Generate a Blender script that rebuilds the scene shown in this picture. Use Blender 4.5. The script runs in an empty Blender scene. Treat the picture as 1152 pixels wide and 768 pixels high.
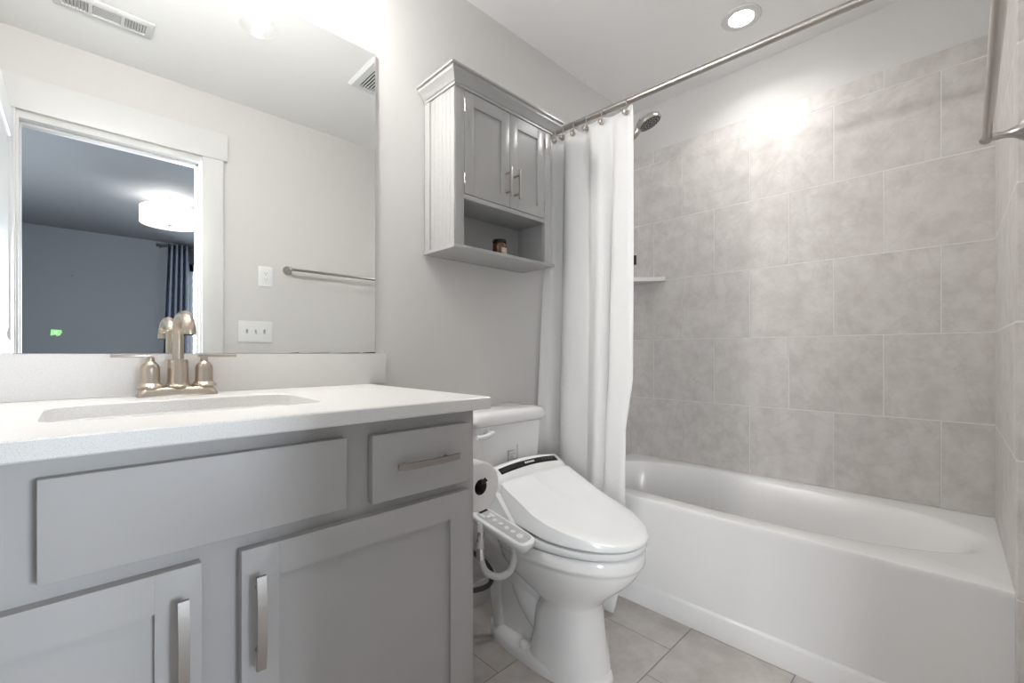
import bpy, bmesh, math, random
from math import sin, cos, pi, radians
from mathutils import Vector, Matrix
random.seed(7)
S = bpy.context.scene
COL = S.collection

# ------------------------------------------------------------------ camera
H = 1.028
cam_d = bpy.data.cameras.new('camera')
cam = bpy.data.objects.new('camera', cam_d); COL.objects.link(cam)
cam.location = (0, 0, H)
cam.rotation_euler = (radians(90), 0, radians(-44.328))
cam_d.sensor_width = 36.0
cam_d.lens = 36.0 * 499.0 / 1152.0
cam_d.shift_y = (396.97 - 384.0) / 1152.0
cam_d.clip_start = 0.01
S.camera = cam

# ------------------------------------------------------------------ world, exposure, daylight
S.view_settings.view_transform = 'Standard'
S.view_settings.look = 'None'
S.view_settings.exposure = 1.22
S.view_settings.gamma = 1.0
S.view_settings.use_curve_mapping = False
W = bpy.data.worlds.new('World'); S.world = W; W.use_nodes = True
wn = W.node_tree.nodes; wn.clear()
wo = wn.new('ShaderNodeOutputWorld'); wb = wn.new('ShaderNodeBackground')
wb.inputs[0].default_value = (0.74, 0.86, 1.0, 1); wb.inputs[1].default_value = 2.6
W.node_tree.links.new(wb.outputs[0], wo.inputs[0])

LIGHT_VANITY = 5.7      # each of the three bulbs over the mirror
LIGHT_RECESS = 1.25     # can light over the tub
LIGHT_DRUM = 11.0       # drum lamp in the bedroom
LIGHT_WINDOW = 62.0     # daylight at the far bedroom window, also scales the added side fill

def lamp(name, kind, loc, power, color=(1, 1, 1), size=.05, rot=(0, 0, 0), size_y=None, spread=None):
    d = bpy.data.lights.new(name, kind); d.energy = power; d.color = color
    if kind == 'AREA':
        d.size = size
        if size_y: d.shape = 'RECTANGLE'; d.size_y = size_y
        else: d.shape = 'DISK'
        if spread: d.spread = spread
    else:
        d.shadow_soft_size = size
    o = bpy.data.objects.new(name, d); COL.objects.link(o)
    o.location = loc; o.rotation_euler = rot
    return o

# daylight at far window, fill at added side window (the panes stand just inside of these)
lamp('window_daylight_and_fill', 'AREA', (1.75, -4.46, 1.35), LIGHT_WINDOW, (0.80, 0.90, 1.0), 1.45, (radians(90), 0, 0), 1.65, radians(125))
lamp('window_daylight_and_fill', 'AREA', (-2.29, -1.475, 1.35), LIGHT_WINDOW * 1.72, (0.97, 0.985, 1.0), 2.2, (radians(90), 0, radians(-90)), 1.7, radians(125))  # fill lamp for tub and toilet, behind the added side window

# ------------------------------------------------------------------ materials
def mat(name, col, rough=.5, metal=0.0, spec=.5, noise=None, bump=None, coat=0, sub=None, trans=None):
    m = bpy.data.materials.new(name); m.use_nodes = True
    nt = m.node_tree; b = nt.nodes['Principled BSDF']
    b.inputs['Base Color'].default_value = (*col, 1)
    b.inputs['Roughness'].default_value = rough
    b.inputs['Metallic'].default_value = metal
    b.inputs['Specular IOR Level'].default_value = spec
    if coat: b.inputs['Coat Weight'].default_value = coat; b.inputs['Coat Roughness'].default_value = .06
    if noise or bump:
        tc = nt.nodes.new('ShaderNodeNewGeometry')
    if noise:                                  # (scale, second colour, low, high)
        sc, c2, lo, hi = noise
        n = nt.nodes.new('ShaderNodeTexNoise'); n.inputs['Scale'].default_value = sc; n.inputs['Detail'].default_value = 6
        nt.links.new(tc.outputs['Position'], n.inputs['Vector'])
        r = nt.nodes.new('ShaderNodeValToRGB')
        r.color_ramp.elements[0].position = lo; r.color_ramp.elements[0].color = (*c2, 1)
        r.color_ramp.elements[1].position = hi; r.color_ramp.elements[1].color = (*col, 1)
        nt.links.new(n.outputs['Fac'], r.inputs['Fac']); nt.links.new(r.outputs[0], b.inputs['Base Color'])
    if bump:                                   # (scale, strength)
        n = nt.nodes.new('ShaderNodeTexNoise'); n.inputs['Scale'].default_value = bump[0]; n.inputs['Detail'].default_value = 3
        nt.links.new(tc.outputs['Position'], n.inputs['Vector'])
        bp = nt.nodes.new('ShaderNodeBump'); bp.inputs['Strength'].default_value = bump[1]; bp.inputs['Distance'].default_value = .002
        nt.links.new(n.outputs['Fac'], bp.inputs['Height']); nt.links.new(bp.outputs[0], b.inputs['Normal'])
    return m

def emit(name, col, strength, base=(.9, .9, .9)):
    m = mat(name, base, .6)
    b = m.node_tree.nodes['Principled BSDF']
    b.inputs['Emission Color'].default_value = (*col, 1); b.inputs['Emission Strength'].default_value = strength
    return m

def tile_mat(name, ua, va, u0, v0, bw, rh, c_lo, c_hi, grout, mortar=.0028, rough=.46, vein=.6):
    """ua, va: world axes of the pattern; u0, v0: a corner of row 0."""
    m = bpy.data.materials.new(name); m.use_nodes = True
    nt = m.node_tree; N = nt.nodes; L = nt.links; b = N['Principled BSDF']
    g = N.new('ShaderNodeNewGeometry'); sx = N.new('ShaderNodeSeparateXYZ'); L.new(g.outputs['Position'], sx.inputs[0])
    def sub(ax, v):
        s = N.new('ShaderNodeMath'); s.operation = 'SUBTRACT'; L.new(sx.outputs[ax], s.inputs[0]); s.inputs[1].default_value = v
        return s.outputs[0]
    cx = N.new('ShaderNodeCombineXYZ'); L.new(sub(ua, u0), cx.inputs[0]); L.new(sub(va, v0), cx.inputs[1])
    br = N.new('ShaderNodeTexBrick'); L.new(cx.outputs[0], br.inputs['Vector'])
    br.offset = .5; br.offset_frequency = 2; br.squash = 1
    br.inputs['Scale'].default_value = 1; br.inputs['Mortar Size'].default_value = mortar; br.inputs['Mortar Smooth'].default_value = .25
    br.inputs['Bias'].default_value = 0; br.inputs['Brick Width'].default_value = bw; br.inputs['Row Height'].default_value = rh
    br.inputs['Color1'].default_value = (0, 0, 0, 1); br.inputs['Color2'].default_value = (1, 1, 1, 1); br.inputs['Mortar'].default_value = (.5, .5, .5, 1)
    # every tile shifts the stone pattern, so veins break at the joints
    off = N.new('ShaderNodeVectorMath'); off.operation = 'MULTIPLY_ADD'
    L.new(br.outputs['Color'], off.inputs[0]); off.inputs[1].default_value = (7.3, 3.1, 5.7); L.new(g.outputs['Position'], off.inputs[2])
    n1 = N.new('ShaderNodeTexNoise'); n1.inputs['Scale'].default_value = 13; n1.inputs['Detail'].default_value = 9; n1.inputs['Roughness'].default_value = .68
    n1.inputs['Distortion'].default_value = .15
    L.new(off.outputs[0], n1.inputs['Vector'])
    r1 = N.new('ShaderNodeValToRGB'); r1.color_ramp.elements[0].position = .32; r1.color_ramp.elements[0].color = (*c_lo, 1)
    r1.color_ramp.elements[1].position = .62; r1.color_ramp.elements[1].color = (*c_hi, 1); L.new(n1.outputs['Fac'], r1.inputs['Fac'])
    n2 = N.new('ShaderNodeTexNoise'); n2.inputs['Scale'].default_value = 3.2; n2.inputs['Detail'].default_value = 5; n2.inputs['Distortion'].default_value = 1.6
    L.new(off.outputs[0], n2.inputs['Vector'])
    a = N.new('ShaderNodeMath'); a.operation = 'SUBTRACT'; L.new(n2.outputs['Fac'], a.inputs[0]); a.inputs[1].default_value = .5
    a2 = N.new('ShaderNodeMath'); a2.operation = 'ABSOLUTE'; L.new(a.outputs[0], a2.inputs[0])
    r2 = N.new('ShaderNodeValToRGB'); r2.color_ramp.elements[0].position = 0; r2.color_ramp.elements[0].color = (1, 1, 1, 1)
    r2.color_ramp.elements[1].position = .022; r2.color_ramp.elements[1].color = (0, 0, 0, 1); L.new(a2.outputs[0], r2.inputs['Fac'])
    vm = N.new('ShaderNodeMath'); vm.operation = 'MULTIPLY'; L.new(r2.outputs[0], vm.inputs[0]); vm.inputs[1].default_value = vein * .35
    mx = N.new('ShaderNodeMixRGB'); L.new(vm.outputs[0], mx.inputs[0]); L.new(r1.outputs[0], mx.inputs[1])
    mx.inputs[2].default_value = (*[c * .78 for c in c_lo], 1)
    mg = N.new('ShaderNodeMixRGB'); L.new(br.outputs['Fac'], mg.inputs[0]); L.new(mx.outputs[0], mg.inputs[1]); mg.inputs[2].default_value = (*grout, 1)
    L.new(mg.outputs[0], b.inputs['Base Color'])
    bp = N.new('ShaderNodeBump'); bp.invert = True; bp.inputs['Strength'].default_value = .9; bp.inputs['Distance'].default_value = .004
    L.new(br.outputs['Fac'], bp.inputs['Height']); L.new(bp.outputs[0], b.inputs['Normal'])
    b.inputs['Roughness'].default_value = rough
    return m

M = {}
M['wall'] = mat('wall_paint', (.685, .675, .662), .75, spec=.25, bump=(260, .05))
M['ceil'] = mat('ceiling_paint', (.90, .90, .895), .85, spec=.2)
M['trim'] = mat('trim_paint', (.71, .71, .705), .35)
M['bedwall'] = mat('bedroom_paint', (.115, .120, .130), .8, spec=.2)
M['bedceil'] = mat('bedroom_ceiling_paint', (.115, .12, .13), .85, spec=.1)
M['carpet'] = mat('carpet', (.33, .32, .30), .95, bump=(300, .6))
M['vanity'] = mat('vanity_paint', (.41, .398, .39), .42)
M['cabinet'] = mat('cabinet_paint', (.42, .42, .412), .26)
M['quartz'] = mat('quartz', (.74, .728, .712), .28, noise=(650, (.60, .588, .572), .34, .50))
M['porcelain'] = mat('porcelain', (.86, .857, .85), .12, coat=.4)
M['plastic'] = mat('white_plastic', (.84, .85, .85), .22)
M['tub'] = mat('tub_acrylic', (.80, .797, .79), .24, coat=.1)
M['nickel'] = mat('brushed_nickel', (.50, .47, .44), .30, 1.0)
M['satin'] = mat('satin_nickel', (.34, .315, .295), .36, 1.0)
M['warmnickel'] = mat('warm_brushed_nickel', (.49, .43, .36), .30, 1.0)
M['chrome'] = mat('chrome', (.75, .75, .75), .12, 1.0)
M['black'] = mat('black_plastic', (.014, .012, .012), .4, spec=.2)
M['dark'] = mat('dark_gap', (.04, .035, .03), .7)
M['grey'] = mat('grey_print', (.30, .29, .28), .6)
M['lightgrey'] = mat('light_grey_print', (.52, .52, .52), .5)
M['blueprint'] = mat('pale_blue_print', (.55, .63, .70), .5)
M['paper'] = mat('tissue_paper', (.84, .83, .81), .9, spec=.1, bump=(180, .15))
M['hose'] = mat('white_hose', (.72, .71, .69), .4)
M['braid'] = mat('dark_hose', (.07, .06, .055), .5)
M['amber'] = mat('amber_glass', (.10, .04, .012), .08, coat=.5)
M['label'] = mat('cream_label', (.62, .52, .40), .7)
M['green'] = mat('green_tape', (.30, .75, .22), .6)
M['bedcurtain'] = mat('blue_grey_fabric', (.115, .13, .165), .9, spec=.1, bump=(500, .3))
M['blackmetal'] = mat('black_metal', (.02, .02, .022), .45)
M['rubber'] = mat('grey_nozzles', (.10, .09, .085), .6)
m = bpy.data.materials.new('lit_glass_bulb'); m.use_nodes = True; nt = m.node_tree        # clear envelope around the glowing filament
ad = nt.nodes.new('ShaderNodeAddShader'); tp_ = nt.nodes.new('ShaderNodeBsdfTransparent'); em = nt.nodes.new('ShaderNodeEmission')
em.inputs[0].default_value = (1, .97, .93, 1); em.inputs[1].default_value = 2.0
nt.links.new(tp_.outputs[0], ad.inputs[0]); nt.links.new(em.outputs[0], ad.inputs[1]); nt.links.new(ad.outputs[0], nt.nodes['Material Output'].inputs['Surface']); M['bulb'] = m
M['led'] = emit('lit_lens', (1, .98, .95), 14)
M['drum'] = emit('lit_fabric_shade', (1, .95, .90), .50, (.16, .158, .152))
M['drumbot'] = emit('lit_diffuser', (1, .97, .93), .60, (.2, .2, .2))
# mirror
m = bpy.data.materials.new('mirror_silver'); m.use_nodes = True; nt = m.node_tree
gl = nt.nodes.new('ShaderNodeBsdfGlossy'); gl.inputs['Roughness'].default_value = 0; gl.inputs['Color'].default_value = (.91, .925, .91, 1)
nt.links.new(gl.outputs[0], nt.nodes['Material Output'].inputs['Surface']); M['mirror'] = m
# thin clear glass (window pane) and seeded glass (vanity shades)
def thin_glass(name, lo, hi, seeds):
    m = bpy.data.materials.new(name); m.use_nodes = True; nt = m.node_tree; N = nt.nodes; L = nt.links
    tr = N.new('ShaderNodeBsdfTransparent'); go = N.new('ShaderNodeBsdfGlossy'); go.inputs['Roughness'].default_value = .04
    mx = N.new('ShaderNodeMixShader'); lw = N.new('ShaderNodeLayerWeight'); lw.inputs[0].default_value = .35
    mr = N.new('ShaderNodeMapRange'); mr.inputs[3].default_value = lo; mr.inputs[4].default_value = hi
    L.new(lw.outputs['Facing'], mr.inputs[0])
    fac = mr.outputs[0]
    if seeds:
        g = N.new('ShaderNodeNewGeometry'); v = N.new('ShaderNodeTexVoronoi'); v.inputs['Scale'].default_value = 130
        L.new(g.outputs['Position'], v.inputs['Vector'])
        cr = N.new('ShaderNodeValToRGB'); cr.color_ramp.elements[0].position = .18; cr.color_ramp.elements[0].color = (.22, .22, .22, 1)
        cr.color_ramp.elements[1].position = .34; cr.color_ramp.elements[1].color = (0, 0, 0, 1)
        L.new(v.outputs['Distance'], cr.inputs[0])
        ad = N.new('ShaderNodeMath'); ad.operation = 'MAXIMUM'; L.new(fac, ad.inputs[0]); L.new(cr.outputs[0], ad.inputs[1]); fac = ad.outputs[0]
        di = N.new('ShaderNodeBsdfTranslucent'); di.inputs[0].default_value = (.95, .95, .93, 1)
        m2 = N.new('ShaderNodeMixShader'); m2.inputs[0].default_value = .03; L.new(go.outputs[0], m2.inputs[1]); L.new(di.outputs[0], m2.inputs[2])
        L.new(m2.outputs[0], mx.inputs[2])
    else:
        L.new(go.outputs[0], mx.inputs[2])
    L.new(fac, mx.inputs[0]); L.new(tr.outputs[0], mx.inputs[1])
    L.new(mx.outputs[0], N['Material Output'].inputs['Surface'])
    return m
M['pane'] = thin_glass('window_glass', .03, .3, False)
M['seeded'] = thin_glass('seeded_glass', .03, .38, True)
# white curtain cloth: mostly diffuse, a little light comes through
m = mat('white_curtain_cloth', (.87, .865, .852), .85, spec=.1, bump=(420, .12)); nt = m.node_tree
tl = nt.nodes.new('ShaderNodeBsdfTranslucent'); tl.inputs[0].default_value = (.8, .79, .77, 1)
mx = nt.nodes.new('ShaderNodeMixShader'); mx.inputs[0].default_value = .22
nt.links.new(nt.nodes['Principled BSDF'].outputs[0], mx.inputs[1]); nt.links.new(tl.outputs[0], mx.inputs[2])
nt.links.new(mx.outputs[0], nt.nodes['Material Output'].inputs['Surface']); M['cloth'] = m
TL, TH, TG = (.555, .525, .500), (.685, .658, .634), (.80, .785, .765)
TW, TR = .335, .332
M['tile_x'] = tile_mat('wall_tile_long', 1, 2, .9038 - 3.35, .439 - 3.32, TW, TR, TL, TH, TG)
M['tile_y'] = tile_mat('wall_tile_end', 0, 2, 2.337 - 6.70, .439 - 3.32, TW, TR, TL, TH, TG)
M['tile_f'] = tile_mat('floor_tile', 0, 1, 1.1325 - 3.35, .381 - 3.35, .335, .335, (.50, .46, .43), (.62, .58, .545), (.33, .30, .275), mortar=.002, rough=.4)

# ------------------------------------------------------------------ mesh helpers
class B:
    def __init__(s): s.bm = bmesh.new()
    def _new(s, vs, fs):
        v = [s.bm.verts.new(p) for p in vs]; out = []
        for f in fs:
            try: out.append(s.bm.faces.new([v[i] for i in f]))
            except ValueError: pass
        return v, out
    def box(s, x0, x1, y0, y1, z0, z1, bev=0.0, seg=2):
        vs = [(x, y, z) for z in (z0, z1) for y in (y0, y1) for x in (x0, x1)]
        v, f = s._new(vs, [(0, 2, 3, 1), (4, 5, 7, 6), (0, 1, 5, 4), (2, 6, 7, 3), (0, 4, 6, 2), (1, 3, 7, 5)])
        if bev:
            ed = list({e for q in f for e in q.edges})
            bmesh.ops.bevel(s.bm, geom=ed, offset=bev, segments=seg, profile=.6, affect='EDGES')
        return s
    def obox(s, c, ax, ay, az, bev=0.0):
        """oriented box: centre and three half-axis vectors"""
        c, ax, ay, az = map(Vector, (c, ax, ay, az))
        vs = [c + ax * i + ay * j + az * k for k in (-1, 1) for j in (-1, 1) for i in (-1, 1)]
        v, f = s._new(vs, [(0, 2, 3, 1), (4, 5, 7, 6), (0, 1, 5, 4), (2, 6, 7, 3), (0, 4, 6, 2), (1, 3, 7, 5)])
        if bev:
            ed = list({e for q in f for e in q.edges})
            bmesh.ops.bevel(s.bm, geom=ed, offset=bev, segments=2, profile=.6, affect='EDGES')
        return s
    def loft(s, rings, close=True, cap0=True, cap1=True):
        rows = [[s.bm.verts.new(p) for p in r] for r in rings]
        n = len(rows[0])
        for a, b in zip(rows, rows[1:]):
            for i in range(n if close else n - 1):
                j = (i + 1) % n
                try: s.bm.faces.new((a[i], a[j], b[j], b[i]))
                except ValueError: pass
        if close and cap0: s.bm.faces.new(rows[0][::-1])
        if close and cap1: s.bm.faces.new(rows[-1])
        return s
    def tube(s, path, r, seg=12, cap=True, up=None):
        path = [Vector(p) for p in path]; n = len(path)
        rr = r if isinstance(r, (list, tuple)) else [r] * n
        rings = []; ref = None
        for i, p in enumerate(path):
            t = (path[min(i + 1, n - 1)] - path[max(i - 1, 0)]).normalized()
            if ref is None:
                ref = Vector((0, 0, 1)) if abs(t.z) < .9 else Vector((1, 0, 0))
            a = (ref - t * ref.dot(t)).normalized(); ref = a
            b = t.cross(a)
            rings.append([p + (a * cos(2 * pi * k / seg) + b * sin(2 * pi * k / seg)) * rr[i] for k in range(seg)])
        return s.loft(rings, True, cap, cap)
    def cyl(s, p0, p1, r, seg=24): return s.tube([p0, p1], r, seg)
    def lathe(s, prof, c, axis='Z', seg=32, cap0=True, cap1=True):
        """prof: (radius, height) from c along axis (a letter or a vector)"""
        ax = {'X': Vector((1, 0, 0)), 'Y': Vector((0, 1, 0)), 'Z': Vector((0, 0, 1))}[axis] if isinstance(axis, str) else Vector(axis).normalized()
        ref = Vector((0, 0, 1)) if abs(ax.z) < .9 else Vector((1, 0, 0))
        a = (ref - ax * ref.dot(ax)).normalized(); b = ax.cross(a); c = Vector(c)
        rings = [[c + ax * h + (a * cos(2 * pi * k / seg) + b * sin(2 * pi * k / seg)) * max(r, .00005) for k in range(seg)] for r, h in prof]
        return s.loft(rings, True, cap0, cap1)
    def prism(s, poly, axis, a0, a1, bev=0):
        """poly: 2-D outline; axis X: (y,z), Y: (x,z), Z: (x,y)"""
        def P(q, t): return {'X': (t, q[0], q[1]), 'Y': (q[0], t, q[1]), 'Z': (q[0], q[1], t)}[axis]
        s.loft([[P(q, a0) for q in poly], [P(q, a1) for q in poly]])
        return s
    def grid(s, fn, nu, nv):
        rows = [[s.bm.verts.new(fn(i / nu, j / nv)) for i in range(nu + 1)] for j in range(nv + 1)]
        for a, b in zip(rows, rows[1:]):
            for i in range(nu): s.bm.faces.new((a[i], a[i + 1], b[i + 1], b[i]))
        return s

ORG = {}
def thing(name, loc, label, cat, group=None):
    o = bpy.data.objects.new(name, None); COL.objects.link(o); o.location = loc; o.empty_display_size = .05
    o['label'] = label; o['category'] = cat
    if group: o['group'] = group
    ORG[o.name] = Vector(loc)
    return o
def obj(name, b, material, parent=None, angle=38, origin=None, label=None, solidify=0, subsurf=0):
    bm = b.bm
    bmesh.ops.recalc_face_normals(bm, faces=bm.faces)
    if parent is not None: org = ORG[parent.name]
    elif origin is not None: org = Vector(origin)
    else:
        xs = [v.co for v in bm.verts]
        org = Vector(((min(c.x for c in xs) + max(c.x for c in xs)) / 2, (min(c.y for c in xs) + max(c.y for c in xs)) / 2, min(c.z for c in xs)))
    bmesh.ops.translate(bm, verts=bm.verts, vec=-org)
    me = bpy.data.meshes.new(name); bm.to_mesh(me); bm.free()
    for p in me.polygons: p.use_smooth = True
    me.set_sharp_from_angle(angle=radians(angle))
    me.materials.append(material)
    o = bpy.data.objects.new(name, me); COL.objects.link(o)
    if parent is not None: o.parent = parent
    else: o.location = org
    ORG[o.name] = org
    if label: o['label'] = label
    if solidify:
        md = o.modifiers.new('thickness', 'SOLIDIFY'); md.thickness = solidify; md.offset = 0
    if subsurf:
        md = o.modifiers.new('smooth', 'SUBSURF'); md.levels = subsurf; md.render_levels = subsurf
    return o
def tag(o, label, cat, group=None):
    o['label'] = label; o['category'] = cat
    if group: o['group'] = group
    return o
def struct(name, b, material, parent=None, **k):
    o = obj(name, b, material, parent, **k)
    if parent is None: o['kind'] = 'structure'
    return o
def dup(root, delta, label=None):
    c = root.copy(); COL.objects.link(c); c.location = root.location + Vector(delta)
    if label: c['label'] = label
    for ch in list(root.children):
        d = ch.copy(); COL.objects.link(d); d.parent = c
        for g in list(ch.children):
            e = g.copy(); COL.objects.link(e); e.parent = d
    return c
def rrect(x0, x1, y0, y1, r, n=6):
    pts = []
    for cx, cy, a0 in ((x1 - r, y1 - r, 0), (x0 + r, y1 - r, 90), (x0 + r, y0 + r, 180), (x1 - r, y0 + r, 270)):
        for k in range(n + 1):
            a = radians(a0 + 90 * k / n); pts.append((cx + r * cos(a), cy + r * sin(a)))
    return pts
def smoothpath(pts, n=8):
    """Catmull-Rom through the points"""
    P = [Vector(p) for p in pts]; P = [P[0] * 2 - P[1]] + P + [P[-1] * 2 - P[-2]]; out = []
    for i in range(1, len(P) - 2):
        for k in range(n):
            t = k / n
            out.append(.5 * ((2 * P[i]) + (P[i + 1] - P[i - 1]) * t + (2 * P[i - 1] - 5 * P[i] + 4 * P[i + 1] - P[i + 2]) * t * t + (3 * P[i] - P[i - 1] - 3 * P[i + 1] + P[i + 2]) * t ** 3))
    out.append(P[-2]); return out
def lerp(tab, x):
    if x <= tab[0][0]: return tab[0][1]
    for (a, va), (b, vb) in zip(tab, tab[1:]):
        if x <= b: return va + (vb - va) * (x - a) / (b - a)
    return tab[-1][1]

# ------------------------------------------------------------------ the setting
YM, XT, ZC = 1.397, 2.337, 2.44        # mirror wall, tile face of the long tub wall, ceiling
YO = -.098                              # drywall face opposite the mirror
XL = -.36                               # left wall
DX0, DX1, DZ = -.187, .466, 2.055       # clear door opening
WT = .115                               # wall thickness
BY = -4.36                              # far bedroom wall
BX0, BX1 = -2.2, 3.2

struct('floor', B().box(XL - .1, XT + .15, YO - WT / 2, YM + .1, -.1, 0), M['tile_f'])
struct('floor_bedroom', B().box(BX0 - .1, BX1 + .1, BY - .1, YO - WT / 2, -.1, 0), M['carpet'])
struct('ceiling', B().box(XL - .1, XT + .15, YO - WT / 2, YM + .1, ZC, ZC + .1), M['ceil'])
struct('ceiling_bedroom', B().box(BX0 - .1, BX1 + .1, BY - .1, YO - WT / 2, ZC, ZC + .1), M['bedceil'])
struct('wall_back', B().box(XL - .1, XT + .15, YM, YM + .1, 0, ZC), M['wall'])
struct('wall_left', B().box(XL - .1, XL, YO, YM, 0, ZC), M['wall'])
struct('wall_right', B().box(XT + .018, XT + .15, YO, YM, 0, ZC), M['wall'])
def wall_with_door(y0, y1):
    b = B()
    j = .02
    b.box(BX0 if y1 < YO - .06 else XL - .1, DX0 - j, y0, y1, 0, ZC)
    b.box(DX1 + j, BX1 if y1 < YO - .06 else XT + .15, y0, y1, 0, ZC)
    b.box(DX0 - j, DX1 + j, y0, y1, DZ + j, ZC)
    return b
struct('wall_front', wall_with_door(YO - .057, YO), M['wall'])
struct('wall_bedroom_near', wall_with_door(YO - WT, YO - .058), M['bedwall'])
# tile cladding of the tub alcove, up to 2.174 m
ZT = 2.174
struct('wall_right_tile', B().box(XT, XT + .018, -.09, YM, 0, ZT, .003), M['tile_x'])
struct('wall_back_tile', B().box(1.60, XT, YM - .014, YM, 0, ZT, .003), M['tile_y'])
b = B(); b.prism([(1.60, YO), (1.60, -.0865), (1.605, -.0845), (XT, -.0722), (XT, YO)], 'Z', 0, ZT)
struct('wall_front_tile', b, M['tile_y'])
# skirting
struct('baseboard_back', B().prism([(YM, 0), (YM - .014, 0), (YM - .014, .08), (YM - .008, .095), (YM, .095)], 'X', .668, 1.60), M['trim'])
struct('baseboard_front', B().prism([(YO, 0), (YO + .014, 0), (YO + .014, .08), (YO + .008, .095), (YO, .095)], 'X', .60, 1.60), M['trim'])

# door lining and casings
b = B()
b.box(DX0 - .02, DX0, YO - WT, YO, 0, DZ).box(DX1, DX1 + .02, YO - WT, YO, 0, DZ).box(DX0 - .02, DX1 + .02, YO - WT, YO, DZ, DZ + .02)
b.box(DX1 - .012, DX1, YO - .085, YO - .045, 0, DZ, .002).box(DX0, DX0 + .004, YO - .085, YO - .045, 0, DZ, .001).box(DX0, DX1, YO - .085, YO - .045, DZ - .012, DZ, .002)
struct('trim_1', b, M['trim'])
b = B()
b.box(DX1 + .008, DX1 + .105, YO, YO + .018, 0, DZ + .03, .002)
b.box(DX0 - .105, DX0 - .008, YO, YO + .018, 0, DZ + .03, .002)
struct('trim_2', b, M['trim'])
b = B()
b.box(DX0 - .125, DX1 + .125, YO, YO + .024, DZ + .03, DZ + .175, .002)
struct('trim_3', b, M['trim'])
b = B()
for x0, x1, z0, z1 in ((DX1 + .008, DX1 + .1, 0, DZ + .1), (DX0 - .1, DX0 - .008, 0, DZ + .1), (DX0 - .1, DX1 + .1, DZ + .008, DZ + .1)):
    b.box(x0, x1, YO - WT - .016, YO - WT, z0, z1, .002)
struct('trim_4', b, M['trim'])
# the door itself, swung in against the left wall
def door_leaf():
    root = bpy.data.objects.new('door_1', None); COL.objects.link(root); root['kind'] = 'structure'
    loc = Vector((DX0 - .012, YO + .03, .012)); root.location = loc; ORG[root.name] = loc
    wd, ht, t = .64, 2.03, .035
    fx, x0 = loc.x, loc.x - t
    y0, y1, z0, z1 = loc.y, loc.y + wd, loc.z, loc.z + ht
    b = B()
    st = .105
    b.box(x0, fx, y0, y0 + st, z0, z1, .002).box(x0, fx, y1 - st, y1, z0, z1, .002)
    for a, c in ((z0, z0 + .22), (.90, 1.08), (z1 - .12, z1)): b.box(x0, fx, y0 + st, y1 - st, a, c, .001)
    o1 = obj('leaf_frame', b, M['trim'], root)
    for a, c in ((z0 + .22, .90), (1.08, z1 - .12)):
        p = B()
        q = [(fx - .003, y0 + st, a), (fx - .003, y1 - st, a), (fx - .003, y1 - st, c), (fx - .003, y0 + st, c)]
        def ring(x, i): return [(x, y0 + st + i, a + i), (x, y1 - st - i, a + i), (x, y1 - st - i, c - i), (x, y0 + st + i, c - i)]
        p.loft([ring(x0 + .006, .0), ring(fx - .001, .0), ring(fx - .010, .012), ring(fx - .010, .03), ring(fx - .004, .05)])
        obj('panel', p, M['trim'], root)
    k = B().lathe([(.028, 0), (.028, .006), (.012, .008), (.012, .035), (.026, .045), (.03, .058), (.024, .07), (.004, .074)], (fx, y1 - .06, .95), 'X')
    obj('door_knob', k, M['nickel'], root)
door_leaf()

# bedroom shell with a window in the far wall
WX0, WX1, WZ0, WZ1 = 1.03, 2.47, .52, 2.20
b = B()
b.box(BX0, WX0, BY - .1, BY, 0, ZC).box(WX1, BX1, BY - .1, BY, 0, ZC).box(WX0, WX1, BY - .1, BY, 0, WZ0).box(WX0, WX1, BY - .1, BY, WZ1, ZC)
struct('wall_bedroom_far', b, M['bedwall'])
VY0, VY1 = -2.6, -.35  # opening for the added side window
b = B(); b.box(BX0 - .1, BX0, BY - .1, VY0, 0, ZC).box(BX0 - .1, BX0, VY1, YO - .058, 0, ZC).box(BX0 - .1, BX0, VY0, VY1, 0, .5).box(BX0 - .1, BX0, VY0, VY1, 2.2, ZC)
struct('wall_bedroom_left', b, M['bedwall'])
def added_side_window():  # unseen window, added to send light through the doorway onto tub and toilet
    root = bpy.data.objects.new('added_window_2', None); COL.objects.link(root); root['kind'] = 'structure'
    loc = Vector((BX0, (VY0 + VY1) / 2, .5)); root.location = loc; ORG[root.name] = loc
    b = B(); xa, xb = BX0 - .08, BX0 - .03; my = (VY0 + VY1) / 2
    b.box(xa, xb, VY0, VY1, 2.1, 2.2, .004).box(xa, xb, VY0, VY1, .5, .56, .004).box(xa, xb, VY0, VY0 + .06, .5, 2.2, .004).box(xa, xb, VY1 - .06, VY1, .5, 2.2, .004)
    b.box(xa, xb, my - .04, my + .04, .5, 2.2, .004)
    obj('window_frame', b, M['trim'], root)
    for y0, y1 in ((VY0 + .06, my - .04), (my + .04, VY1 - .06)):
        obj('pane', B().box(BX0 - .058, BX0 - .054, y0, y1, .56, 2.1), M['pane'], root)
added_side_window()
struct('wall_bedroom_right', B().box(BX1, BX1 + .1, BY - .1, YO - .058, 0, ZC), M['bedwall'])
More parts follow.
